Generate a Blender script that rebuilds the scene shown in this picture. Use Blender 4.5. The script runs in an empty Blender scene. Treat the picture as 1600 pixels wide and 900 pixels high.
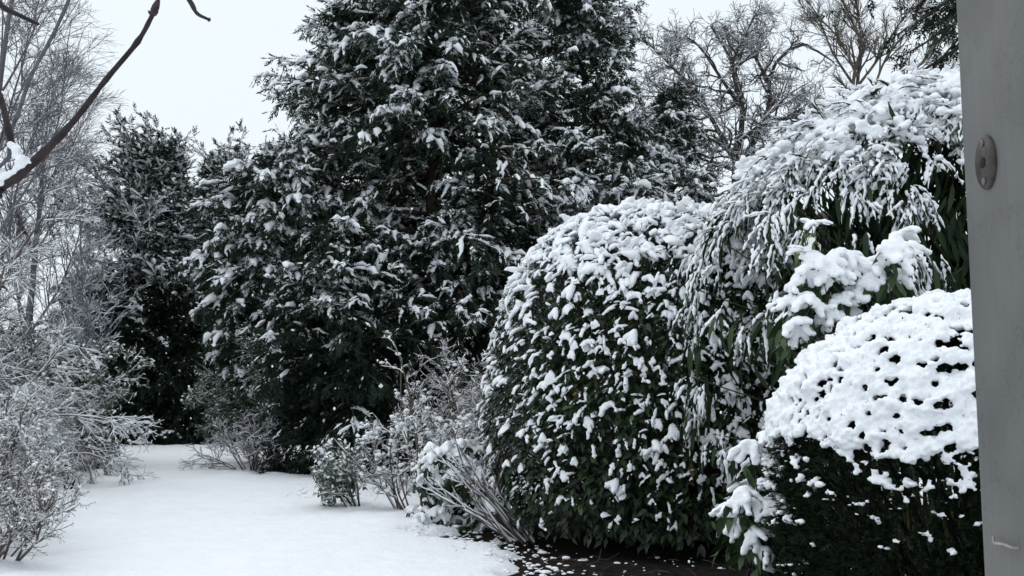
import bpy, math, time
import numpy as np
from mathutils import Vector
T0 = time.time()
SC = bpy.context.scene
COL = SC.collection
PI = math.pi

# ------------------------------------------------------------------ camera, sky, sun, exposure
H_EYE, PITCH, FPX = 1.65, math.radians(5.2), 1556.0
cd = bpy.data.cameras.new("camera"); cam = bpy.data.objects.new("camera", cd); COL.objects.link(cam)
cd.sensor_width = 36.0; cd.lens = 36.0 * FPX / 1600.0; cd.clip_start = 0.05; cd.clip_end = 2000
cam.location = (0, 0, H_EYE); cam.rotation_euler = (PI / 2 + PITCH, 0, 0); SC.camera = cam

SUN_EL, SUN_ROT = math.radians(62), math.radians(-40)
w = bpy.data.worlds.new("World"); SC.world = w; w.use_nodes = True
nt = w.node_tree; nt.nodes.clear()
out = nt.nodes.new("ShaderNodeOutputWorld"); bg = nt.nodes.new("ShaderNodeBackground")
sky = nt.nodes.new("ShaderNodeTexSky"); sky.sky_type = 'NISHITA'; sky.sun_disc = False
sky.sun_elevation = SUN_EL; sky.sun_rotation = SUN_ROT; sky.dust_density = 6; sky.air_density = 1.5
mix = nt.nodes.new("ShaderNodeMix"); mix.data_type = 'RGBA'; mix.inputs[0].default_value = 0.94
mix.inputs[7].default_value = (7.8, 8.5, 9.1, 1)          # the closed overcast deck
nt.links.new(sky.outputs[0], mix.inputs[6]); nt.links.new(mix.outputs[2], bg.inputs[0])
bg.inputs[1].default_value = 0.105; nt.links.new(bg.outputs[0], out.inputs[0])
sd = bpy.data.lights.new("sun", 'SUN'); sun = bpy.data.objects.new("sun", sd); COL.objects.link(sun)
sd.energy = 1.15; sd.angle = math.radians(100); sd.color = (1.0, 0.99, 0.97)
sdir = Vector((math.sin(SUN_ROT) * math.cos(SUN_EL), math.cos(SUN_ROT) * math.cos(SUN_EL), math.sin(SUN_EL)))
sun.rotation_euler = sdir.to_track_quat('Z', 'Y').to_euler()
SC.view_settings.view_transform = 'Standard'; SC.view_settings.look = 'None'
SC.view_settings.exposure = 0.14; SC.view_settings.gamma = 1.0; SC.view_settings.use_curve_mapping = False
SC.cycles.max_bounces = 5; SC.cycles.diffuse_bounces = 3; SC.cycles.glossy_bounces = 2
SC.cycles.use_denoising = True

def at(px, py, Y):
    """the point at distance Y that sits behind a pixel of the 1600x900 photograph"""
    c, s = math.cos(PITCH), math.sin(PITCH)
    u, v = (px - 800) / FPX, (450 - py) / FPX
    d = np.array([u, c - s * v, s + c * v]); d *= Y / d[1]
    return np.array([d[0], d[1], d[2] + H_EYE])

# ------------------------------------------------------------------ materials
def mat(name, c1, c2=None, rough=.8, spec=.3, bump=0, bscale=60, noise=None, nscale=8):
    m = bpy.data.materials.new(name); m.use_nodes = True
    n, l = m.node_tree.nodes, m.node_tree.links
    b = n["Principled BSDF"]; b.inputs["Roughness"].default_value = rough
    b.inputs["Specular IOR Level"].default_value = spec
    b.inputs["Base Color"].default_value = (*c1, 1)
    if c2:
        mx = n.new("ShaderNodeMix"); mx.data_type = 'RGBA'
        mx.inputs[6].default_value = (*c1, 1); mx.inputs[7].default_value = (*c2, 1)
        if noise:
            t = n.new("ShaderNodeTexNoise"); t.inputs["Scale"].default_value = nscale; t.inputs["Detail"].default_value = 6
            tc = n.new("ShaderNodeTexCoord"); l.new(tc.outputs["Object"], t.inputs["Vector"])
            r = n.new("ShaderNodeMapRange"); r.inputs[1].default_value = .38; r.inputs[2].default_value = .62
            l.new(t.outputs[0], r.inputs[0]); l.new(r.outputs[0], mx.inputs[0])
        else:
            g = n.new("ShaderNodeNewGeometry"); l.new(g.outputs["Random Per Island"], mx.inputs[0])
        l.new(mx.outputs[2], b.inputs["Base Color"])
    if bump:
        t = n.new("ShaderNodeTexNoise"); t.inputs["Scale"].default_value = bscale; t.inputs["Detail"].default_value = 5
        tc = n.new("ShaderNodeTexCoord"); l.new(tc.outputs["Object"], t.inputs["Vector"])
        bp = n.new("ShaderNodeBump"); bp.inputs["Strength"].default_value = bump; bp.inputs["Distance"].default_value = .01
        l.new(t.outputs[0], bp.inputs["Height"]); l.new(bp.outputs[0], b.inputs["Normal"])
    return m

M = dict(
    snow=mat("snow", (.85, .87, .895), rough=.75, spec=.2, bump=.55, bscale=70),
    lawn=mat("lawn_snow", (.84, .865, .90), (.87, .89, .92), .7, .2, bump=.5, bscale=22, noise=1, nscale=3),
    dust=mat("snow_dust", (.72, .75, .80), (.80, .82, .86), rough=.8, spec=.15),
    soil=mat("soil", (.008, .007, .006), (.022, .018, .015), .95, .1, bump=1, bscale=40, noise=1, nscale=12),
    laurel=mat("laurel_leaf", (.0065, .016, .007), (.020, .040, .013), .4, .28),
    laurel_pale=mat("laurel_leaf_pale", (.05, .09, .022), (.07, .10, .028), .4, .4),
    dead=mat("dead_leaf", (.16, .07, .02), (.22, .11, .03), .7, .2),
    bamboo=mat("bamboo_leaf", (.008, .020, .009), (.028, .05, .018), .5, .2),
    culm=mat("bamboo_culm", (.06, .08, .025), (.11, .10, .04), .5, .3),
    rhodo=mat("rhododendron_leaf", (.014, .035, .013), (.04, .075, .024), .45, .3),
    yew=mat("clipped_yew_needles", (.006, .013, .007), (.017, .028, .013), .7, .12),
    conifer=mat("conifer_needles", (.011, .022, .014), (.032, .045, .030), .7, .15),
    conifer_dark=mat("conifer_needles_dark", (.008, .018, .012), (.022, .034, .023), .7, .15),
    dusted=mat("dusted_leaf", (.05, .075, .045), (.11, .14, .10), .6, .2),
    bark_red=mat("reddish_bark", (.032, .022, .017), (.065, .042, .032), .9, .1, bump=.8, bscale=18, noise=1, nscale=6),
    bark=mat("dark_bark", (.050, .044, .039), (.095, .085, .075), .9, .1, bump=.6, bscale=25, noise=1, nscale=9),
    bark_olive=mat("olive_bark", (.085, .074, .058), (.135, .12, .098), .9, .1, noise=1, nscale=5),
    twig=mat("grey_brown_twig", (.075, .060, .056), (.14, .115, .108), .8, .15),
    greytwig=mat("blue_grey_bark", (.07, .07, .085), (.12, .115, .13), .7, .2, noise=1, nscale=40),
    birch=mat("blue_grey_twig", (.11, .11, .125), (.20, .19, .21), .8, .15),
    magnolia=mat("purple_brown_bark", (.016, .013, .014), (.042, .032, .033), .6, .2, bump=.5, bscale=90, noise=1, nscale=30),
    bud=mat("dark_bud", (.02, .012, .016), (.05, .03, .035), .5, .3, noise=1, nscale=200),
    paint=mat("grey_paint_with_shade", (.098, .101, .099), (.110, .112, .109), .55, .35, bump=.35, bscale=14, noise=1, nscale=6),  # grey paint darkened to carry the shade of the unbuilt room
    brass=mat("tarnished_plate", (.035, .030, .028), (.07, .060, .055), .5, .4, noise=1, nscale=120),
    screw=mat("screw_metal", (.09, .08, .075), (.18, .16, .15), .45, .5, noise=1, nscale=300),
    hole=mat("keyhole_dark", (.006, .006, .006)),
    hook=mat("white_hook", (.22, .20, .19), (.30, .28, .26), .4, .4, noise=1, nscale=100),
)
def paint_wear(m):
    n, l = m.node_tree.nodes, m.node_tree.links; b = n["Principled BSDF"]
    tc = n.new("ShaderNodeTexCoord"); mp = n.new("ShaderNodeMapping"); mp.inputs["Scale"].default_value = (1, 28, 1.6); l.new(tc.outputs["Object"], mp.inputs[0])
    t = n.new("ShaderNodeTexNoise"); t.inputs["Scale"].default_value = 5; t.inputs["Detail"].default_value = 9; t.inputs["Roughness"].default_value = .65; l.new(mp.outputs[0], t.inputs["Vector"])
    t2 = n.new("ShaderNodeTexNoise"); t2.inputs["Scale"].default_value = 9; t2.inputs["Detail"].default_value = 8; l.new(tc.outputs["Object"], t2.inputs["Vector"])
    v = n.new("ShaderNodeTexVoronoi"); v.feature = 'DISTANCE_TO_EDGE'; v.inputs["Scale"].default_value = 3.2; l.new(t2.outputs["Color"], v.inputs["Vector"])
    cr = n.new("ShaderNodeMapRange"); cr.inputs[1].default_value = 0; cr.inputs[2].default_value = .012; cr.inputs[3].default_value = .72; cr.inputs[4].default_value = 1; l.new(v.outputs["Distance"], cr.inputs[0])
    a1 = n.new("ShaderNodeMapRange"); a1.inputs[1].default_value = .3; a1.inputs[2].default_value = .7; a1.inputs[3].default_value = .94; a1.inputs[4].default_value = 1.05; l.new(t.outputs[0], a1.inputs[0])
    a2 = n.new("ShaderNodeMapRange"); a2.inputs[1].default_value = .35; a2.inputs[2].default_value = .65; a2.inputs[3].default_value = .86; a2.inputs[4].default_value = 1.1; l.new(t2.outputs[0], a2.inputs[0])
    src = b.inputs["Base Color"].links[0].from_socket
    for k in (a1, a2, cr):
        mx = n.new("ShaderNodeMix"); mx.data_type = 'RGBA'; mx.blend_type = 'MULTIPLY'; mx.inputs[0].default_value = 1; l.new(src, mx.inputs[6]); l.new(k.outputs[0], mx.inputs[7]); src = mx.outputs[2]
    l.new(src, b.inputs["Base Color"])
    bp = n.new("ShaderNodeBump"); bp.inputs["Strength"].default_value = .35; bp.inputs["Distance"].default_value = .002; l.new(t.outputs[0], bp.inputs["Height"]); l.new(bp.outputs[0], b.inputs["Normal"])
paint_wear(M['paint'])
def lawn_grain(m):
    n, l = m.node_tree.nodes, m.node_tree.links; b = n["Principled BSDF"]; prev = b.inputs["Normal"].links[0].from_socket
    tc = n.new("ShaderNodeTexCoord"); t = n.new("ShaderNodeTexNoise"); t.inputs["Scale"].default_value = 5; t.inputs["Detail"].default_value = 8; t.inputs["Roughness"].default_value = .62
    l.new(tc.outputs["Object"], t.inputs["Vector"]); bp = n.new("ShaderNodeBump"); bp.inputs["Strength"].default_value = .8; bp.inputs["Distance"].default_value = .05
    l.new(t.outputs[0], bp.inputs["Height"]); l.new(prev, bp.inputs["Normal"]); l.new(bp.outputs[0], b.inputs["Normal"])
lawn_grain(M['lawn'])
M['brass'].node_tree.nodes["Principled BSDF"].inputs["Metallic"].default_value = .35
M['screw'].node_tree.nodes["Principled BSDF"].inputs["Metallic"].default_value = .5

# ------------------------------------------------------------------ mesh helpers
def mesh(name, V, polys, smooth=False):
    V = np.ascontiguousarray(V, dtype=np.float32)
    polys = [np.asarray(p, dtype=np.int32) for p in polys if len(p)]
    me = bpy.data.meshes.new(name)
    me.vertices.add(len(V)); me.vertices.foreach_set("co", V.ravel())
    tot = np.concatenate([np.full(len(p), p.shape[1], np.int32) for p in polys])
    idx = np.concatenate([p.ravel() for p in polys])
    me.loops.add(len(idx)); me.loops.foreach_set("vertex_index", idx)
    me.polygons.add(len(tot)); me.polygons.foreach_set("loop_start", np.concatenate([[0], np.cumsum(tot)[:-1]]).astype(np.int32))
    if smooth: me.polygons.foreach_set("use_smooth", np.ones(len(tot), bool))
    me.update(calc_edges=True)
    return me

class Acc:
    def __init__(s): s.V, s.P, s.n = [], [], 0
    def add(s, V, *polys):
        s.V.append(V)
        for p in polys: s.P.append(np.asarray(p) + s.n)
        s.n += len(V)
    def inst(s, t, R, L):
        tv, tf = t; n, k = len(L), len(tv)
        if n == 0: return
        V = (np.einsum('nij,vj->nvi', R, tv) + L[:, None, :]).reshape(-1, 3)
        s.add(V, (tf[None] + (np.arange(n) * k)[:, None, None]).reshape(-1, tf.shape[1]))
    def obj(s, name, material, parent=None, stuff=False, smooth=False):
        V = np.concatenate(s.V)
        by = {}
        for p in s.P: by.setdefault(p.shape[1], []).append(p)
        me = mesh(name, V, [np.concatenate(v) for v in by.values()], smooth)
        return link(name, me, material, parent, stuff)

def link(name, me, material, parent=None, stuff=False):
    o = bpy.data.objects.new(name, me); COL.objects.link(o)
    if material is not None and not me.materials: me.materials.append(material)
    if parent is not None:
        o.parent = parent
        o.location = -Vector(parent.location) if name not in LOCAL else (0, 0, 0)
    if stuff: o["kind"] = "stuff"
    return o
LOCAL = set()

def thing(name, label, cat, loc, group=None):
    o = bpy.data.objects.new(name, None); COL.objects.link(o)
    o.location = tuple(float(x) for x in loc); o.empty_display_size = .2
    o["label"] = label; o["category"] = cat
    if group: o["group"] = group
    return o

def nrm(a): return a / np.maximum(np.linalg.norm(a, axis=-1, keepdims=True), 1e-9)

def frames(d, up, scale=None):
    x = nrm(d); y = nrm(np.cross(up, x)); z = np.cross(x, y)
    R = np.stack([x, y, z], axis=-1)
    if scale is not None:
        scale = np.asarray(scale)
        R = R * (scale[:, None, None] if scale.ndim == 1 else scale[:, None, :])
    return R

def tubes(P, R, sides, acc, squash=1.0):
    N, K, _ = P.shape
    if N == 0: return
    Tn = nrm(np.gradient(P, axis=1))
    ref = np.where(np.abs(Tn[:, :1, 2:3]) > .95, np.array([1., 0, 0]), np.array([0, 0, 1.]))
    a = nrm(np.cross(np.broadcast_to(ref, Tn.shape), Tn)); b = np.cross(Tn, a)
    th = np.arange(sides) * 2 * PI / sides
    ring = a[:, :, None, :] * np.cos(th)[:, None] + b[:, :, None, :] * (np.sin(th)[:, None] * squash)
    V = (P[:, :, None, :] + ring * R[:, :, None, None]).reshape(-1, 3)
    i = np.arange(K - 1)[:, None] * sides; j = np.arange(sides)[None]; j2 = (j + 1) % sides
    q = np.stack([i + j, i + j2, i + sides + j2, i + sides + j], -1).reshape(-1, 4)
    acc.add(V, (q[None] + (np.arange(N) * K * sides)[:, None, None]).reshape(-1, 4))

class Noise:
    def __init__(s, seed, n=14):
        r = np.random.default_rng(seed)
        s.k = nrm(r.normal(size=(n, 3))) * r.uniform(.6, 1.7, (n, 1)); s.p = r.uniform(0, 6.28, n); s.n = n
    def __call__(s, P, f):
        return np.sin(np.tensordot(P * f, s.k, axes=([-1], [1])) + s.p).sum(-1) / math.sqrt(s.n / 2)   # unit variance

def smooth01(x, a, b):
    t = np.clip((x - a) / (b - a), 0, 1); return t * t * (3 - 2 * t)

def ico(sub):
    import bmesh
    bm = bmesh.new(); bmesh.ops.create_icosphere(bm, subdivisions=sub, radius=1)
    V = np.array([v.co[:] for v in bm.verts]); F = np.array([[v.index for v in f.verts] for f in bm.faces]); bm.free()
    return V, F
ICO0, ICO1 = ico(1), ico(2)

def blobs(acc, C, S, t=ICO0, rng=None):
    """ellipsoid blobs, S (N,3) radii, random spin about z"""
    n = len(C); a = rng.uniform(0, 2 * PI, n) if rng is not None else np.zeros(n)
    R = np.zeros((n, 3, 3)); c, s = np.cos(a), np.sin(a)
    R[:, 0, 0] = c; R[:, 0, 1] = -s; R[:, 1, 0] = s; R[:, 1, 1] = c; R[:, 2, 2] = 1
    acc.inst(t, R * S[:, None, :], C)

def fuse(acc, voxel, smooth_it=2, seed=0, crumble=.004, freq=55):
    """melt overlapping blobs into one continuous lump mesh"""
    V = np.concatenate(acc.V); me = mesh("tmp", V, [np.concatenate(acc.P)])
    o = bpy.data.objects.new("tmp", me); COL.objects.link(o)
    m = o.modifiers.new("r", 'REMESH'); m.mode = 'VOXEL'; m.voxel_size = voxel; m.use_smooth_shade = True
    if smooth_it:
        s = o.modifiers.new("s", 'SMOOTH'); s.factor = .5; s.iterations = smooth_it
    dg = bpy.context.evaluated_depsgraph_get()
    r = bpy.data.meshes.new_from_object(o.evaluated_get(dg))
    bpy.data.objects.remove(o); bpy.data.meshes.remove(me)
    n = len(r.vertices); co = np.empty(n * 3, np.float32); no = np.empty(n * 3, np.float32)
    r.vertices.foreach_get("co", co); r.vertices.foreach_get("normal", no)
    co = co.reshape(-1, 3); no = no.reshape(-1, 3)
    d = Noise(seed + 900)(co, freq) + .6 * Noise(seed + 901)(co, freq * 2.3)
    co = co + no * (d * crumble)[:, None]
    r.vertices.foreach_set("co", co.ravel().astype(np.float32)); r.update()
    return r

# leaf / sprig templates (x along, z up)
def leaf_t(wd, droop=.18, fold=.05):
    V = np.array([[0, 0, 0], [.28, wd * .85, fold], [.28, 0, 0], [.28, -wd * .85, fold], [.64, wd * .9, fold - droop * .35],
                  [.64, 0, -droop * .35 - .01], [.64, -wd * .9, fold - droop * .35], [1, 0, -droop]])
    F = np.array([[0, 2, 1], [0, 3, 2], [1, 2, 5], [1, 5, 4], [2, 3, 6], [2, 6, 5], [4, 5, 7], [5, 6, 7]])
    return V, F
LEAF4 = (np.array([[0, 0, 0], [.42, .21, .05], [.45, 0, -.03], [.42, -.21, .05], [1, 0, -.16]]), np.array([[0, 2, 1], [0, 3, 2], [1, 2, 4], [2, 3, 4]]))
ROUND4 = (LEAF4[0] * np.array([1, 1.4, 1]), LEAF4[1])
LEAF = leaf_t(.21); LEAF_RH = leaf_t(.17, .22); LEAF_BAM = leaf_t(.088, .25, .02); LEAF_ROUND = leaf_t(.3, .1)

def sprig_t(seed, n=8, wd=.075):
    r = np.random.default_rng(seed); V, F = [], []
    for i in range(n):
        x = .05 + .8 * i / (n - 1); sd = 1 if i % 2 else -1
        a = sd * r.uniform(.5, .95) if i < n - 1 else r.uniform(-.2, .2); L = r.uniform(.35, .55) * (1.15 - .5 * x)
        d = np.array([math.cos(a), math.sin(a), r.uniform(-.35, .12)]); p = np.array([x, 0, -.12 * x * x])
        s = np.array([-d[1], d[0], r.uniform(-.5, .5)]) * wd
        k = len(V); V += [p - s, p + s, p + d * L]; F.append([k, k + 1, k + 2])
    return np.array(V), np.array(F)
SPRIGS = [sprig_t(i) for i in range(4)]
SMALL = [sprig_t(40 + i, 6, .085) for i in range(4)]
def tent_t():
    V = np.array([[-.05, .0, .0], [.45, .22, -.02], [.45, -.22, -.02], [1., 0, -.12], [.4, 0, .14]])
    F = np.array([[0, 2, 4], [2, 3, 4], [3, 1, 4], [1, 0, 4]])
    return V, F
TENT = tent_t()

# ------------------------------------------------------------------ ground
def bare(X, Y):
    """how bare the ground is (0 snow, 1 soil): under the hedges and thick trees"""
    nz = Noise(5); P = np.stack([X, Y, 0 * X], -1); n = nz(P, 3.2) * .13 + nz(P, 11) * .13
    def box(x0, x1, y0, y1, e):
        dx = np.maximum(np.maximum(x0 - X, X - x1), 0); dy = np.maximum(np.maximum(y0 - Y, Y - y1), 0)
        ins = np.minimum(np.minimum(X - x0, x1 - X), np.minimum(Y - y0, y1 - Y))
        return 1 - smooth01(np.where(ins > 0, -ins, np.hypot(dx, dy)) + n * e * 2.5, 0, e)
    b = box(.12, 9, 3.2, 13.5, .30)
    b = np.maximum(b, box(-4.1, 3, 17.2, 30, .6)); b = np.maximum(b, box(-12, 0, 24.9, 31, .35))
    b = np.maximum(b, .9 * box(-.35, .6, 10.7, 12.5, .45))  # dark soil patch stands in for the shadow at the evergreen bush's foot
    return b
xs = np.concatenate([-np.geomspace(500, 13.5, 24), np.arange(-13, 10, .12), np.geomspace(10.5, 500, 24)])
ys = np.concatenate([-np.geomspace(300, 1, 14), np.arange(-.5, 5.9, .4), np.arange(6, 30, .12), np.geomspace(30.6, 900, 26)])
X, Y = np.meshgrid(xs, ys); P = np.stack([X, Y, 0 * X], -1); n1 = Noise(1)
Z = .055 + .014 * n1(P, .8) + .007 * n1(P, 3.1) + .0035 * Noise(2)(P, 9)
edge = np.exp(-((X - (-4.3 - (Y - 8) * .31)) / .5) ** 2)                        # lumpy border along the left shrubs
Z += .05 * edge * (Noise(3)(P, 4) * .6 + .5)
Z -= .022 * np.exp(-((X - (-3.25 - (Y - 8) * .30)) / .10) ** 2) * (Y < 14)      # shallow lawn-edge dip
pit = Noise(15)(P, 13) * .6 + Noise(16)(P, 24) * .5
Z += .004 * Noise(18)(P, 19)
Z += .006 * Noise(17)(P, 1.7) - .016 * smooth01(pit, 1.25, 2.0) + .02 * smooth01(-pit, 1.35, 2.1)     # drip pits and fallen clumps
Z -= .20 * bare(X, Y)
Z -= smooth01(np.hypot(X, Y), 60, 400) * .0
ny, nx = X.shape
g = (np.arange(ny - 1)[:, None] * nx + np.arange(nx - 1)[None]).ravel()
me = mesh("snow_lawn", np.stack([X, Y, Z], -1).reshape(-1, 3), [np.stack([g, g + 1, g + nx + 1, g + nx], -1)], True)
o = link("snow_lawn", me, M['lawn']); o["kind"] = "structure"
sx = np.concatenate([[-600], np.arange(-14, 12, .25), [600]]); sy = np.concatenate([[-400], np.arange(2, 32, .25), [1000]])
X, Y = np.meshgrid(sx, sy); P = np.stack([X, Y, 0 * X], -1)
Z = .0 + .02 * Noise(8)(P, 5) * ((np.abs(X) < 20) & (Y > 1) & (Y < 40)); ny, nx = X.shape
g = (np.arange(ny - 1)[:, None] * nx + np.arange(nx - 1)[None]).ravel()
o = link("ground", mesh("ground", np.stack([X, Y, Z - .03], -1).reshape(-1, 3), [np.stack([g, g + 1, g + nx + 1, g + nx], -1)], True), M['soil'])
o["kind"] = "structure"

# ------------------------------------------------------------------ door post with its lock plate
def bevel_box(name, sz, bev, material, parent, loc):
    import bmesh
    bm = bmesh.new(); bmesh.ops.create_cube(bm, size=1)
    for v in bm.verts: v.co = Vector((v.co.x * sz[0], v.co.y * sz[1], v.co.z * sz[2]))
    bmesh.ops.bevel(bm, geom=bm.edges[:], offset=bev, segments=3, profile=.5, affect='EDGES')
    me = bpy.data.meshes.new(name); bm.to_mesh(me); bm.free()
    for p in me.polygons: p.use_smooth = False
    o = bpy.data.objects.new(name, me); COL.objects.link(o); me.materials.append(material); o.parent = parent; o.location = loc
    return o
PX = .477
post = thing("door_post", "grey painted door post, room shade in its colour, at the right edge with an oval lock plate", "door post", (PX + .05, .785, 0))
bevel_box("jamb", (.10, .44, 2.75), .004, M['paint'], post, (0, 0, 1.375))
bevel_box("stop_bead", (.05, .30, 2.75), .004, M['paint'], post, (-.012, -.19, 1.375))
post.rotation_euler = (0, math.radians(-.45), 0)
def disc(name, ry, rz, th, material, parent, loc, seg=40, bev=.25):
    t = np.arange(seg) * 2 * PI / seg; acc = Acc(); V = []
    for k, (s, x) in enumerate([(1, 0), (1, -th * .6), (1 - bev * .35, -th)]):
        V.append(np.stack([np.full(seg, x), np.cos(t) * ry * s, np.sin(t) * rz * s], -1))
    V = np.concatenate(V); j = np.arange(seg); j2 = (j + 1) % seg
    q = np.concatenate([np.stack([k * seg + j, k * seg + j2, (k + 1) * seg + j2, (k + 1) * seg + j], -1) for k in range(2)])
    me = mesh(name, V, [q, (2 * seg + j)[None]])
    o = bpy.data.objects.new(name, me); COL.objects.link(o); me.materials.append(material); o.parent = parent; o.location = loc
    return o
c = at(1556, 253, .953)
plate = disc("lock_plate", .019, .0265, .004, M['brass'], post, (-.0502, c[1] - .785, c[2]))
for dz in (.019, -.019): disc("screw", .0034, .0034, .0014, M['screw'], plate, (-.0041, 0, dz), 16)
disc("bolt_hole", .0055, .0055, .0007, M['hole'], plate, (-.0041, .001, 0), 20)
h = at(1560, 851, .95); acc = Acc()
ang = np.linspace(0, 1.15 * PI, 9)
Ph = np.array([[.002, -.017, 0], [-.004, -.0165, 0], [-.0055, -.013, .0005], [-.006, -.006, .001], [-.006, .002, .0008], [-.006, .010, 0], [-.006, .016, -.001], [-.0055, .019, .001], [-.005, .0195, .005]])
tubes(Ph[None], np.full((1, 9), .0014), 8, acc)
me = mesh("hook", acc.V[0], acc.P, True); me.materials.append(M['hook'])
o = bpy.data.objects.new("hook", me); COL.objects.link(o); o.parent = post; o.location = (-.05, h[1] - .785, h[2])

# ------------------------------------------------------------------ bare branching
def poly(start, d, L, K, wig, grav, rng):
    N = len(start); P = np.empty((N, K, 3)); P[:, 0] = start; d = nrm(d); st = (L / (K - 1))[:, None]
    for k in range(1, K):
        d = nrm(d + rng.normal(size=(N, 3)) * wig + np.array([0, 0, grav]))
        P[:, k] = P[:, k - 1] + d * st
    return P

def spawn(P, R, n, t0, t1, a0, a1, rng, flat=0):
    N, K, _ = P.shape; m = rng.uniform(t0, t1, (N, n)) * (K - 1); i = np.minimum(m.astype(int), K - 2); f = (m - i)[..., None]
    ar = np.arange(N)[:, None]
    s = P[ar, i] * (1 - f) + P[ar, i + 1] * f; r = R[ar, i] * (1 - f[..., 0]) + R[ar, i + 1] * f[..., 0]
    T = nrm(P[ar, i + 1] - P[ar, i]); a = rng.uniform(a0, a1, (N, n))[..., None]
    q = rng.normal(size=T.shape); q[..., 2] *= (1 - flat); q = nrm(q - (q * T).sum(-1, keepdims=True) * T)
    d = T * np.cos(a) + q * np.sin(a)
    return s.reshape(-1, 3), d.reshape(-1, 3), r.ravel(), (m / (K - 1)).ravel()

def levels(P, R, spec, rng):
    """spec rows: n, t0, t1, ang0, ang1, length, K, wiggle, gravity, tip radius"""
    out = [(P, R)]
    for (n, t0, t1, a0, a1, L, K, wig, grav, rt) in spec:
        P0, R0 = out[-1]; s, d, r, t = spawn(P0, R0, n, t0, t1, a0, a1, rng)
        Ls = L * rng.uniform(.5, 1.2, len(s)) * (1.15 - .6 * t)
        P1 = poly(s, d, Ls, K, wig, grav, rng)
        R1 = np.maximum(r * .72, rt)[:, None] * (1 - np.linspace(0, 1, K))[None] + rt * np.linspace(0, 1, K)[None]
        out.append((P1, R1))
    return out

def snow_on(lv, acc, rng, amount=.75, add=.004, k=1.0, sides=3, lo=0):
    for (P, R) in lv[lo:]:
        T = nrm(np.gradient(P, axis=1)); flat = np.sqrt(np.maximum(1 - T[..., 2] ** 2, 0))
        keep = rng.random(R.shape) < amount
        r = (R * .85 * k + add) * smooth01(flat, .22, .6) * keep * rng.uniform(.55, 1.2, R.shape)
        r[:, -1] *= .5; ok = r.max(1) > 1e-4
        Q = P.copy(); Q[..., 2] += R * .75 + r * .25
        tubes(Q[ok], r[ok], sides, acc)

def draw(lv, acc, sides=(8, 5, 4, 3, 3)):
    for i, (P, R) in enumerate(lv): tubes(P, R, sides[min(i, len(sides) - 1)], acc)

def pts_poly(pts, K=9):
    p = np.array(pts, float); t = np.linspace(0, len(p) - 1, K); i = np.minimum(t.astype(int), len(p) - 2); f = (t - i)[:, None]
    # catmull-rom
    e = np.concatenate([[2 * p[0] - p[1]], p, [2 * p[-1] - p[-2]]])
    a, b, c, d = e[i], e[i + 1], e[i + 2], e[i + 3]
    return .5 * (2 * b + (c - a) * f + (2 * a - 5 * b + 4 * c - d) * f ** 2 + (3 * b - a - 3 * c + d) * f ** 3)

def bare_thing(name, label, cat, base, lv, wood, snow=None, group=None, smat='dust', extra=None, seed=0, parts=('trunk', 'twigs', 'snow')):
    t = thing(name, label, cat, base, group); rng = np.random.default_rng(seed + 50)
    a = Acc(); draw(lv[:2], a, (8, 6)); a.obj(parts[0], M[wood], t, smooth=True)
    a = Acc(); draw(lv[2:], a, (3, 3, 3))
    a.obj(parts[1], M[wood], t, True, smooth=True)
    if snow:
        a = Acc(); snow_on(lv, a, rng, **snow); a.obj(parts[2], M[smat], t, True, smooth=True)
    return t

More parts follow.
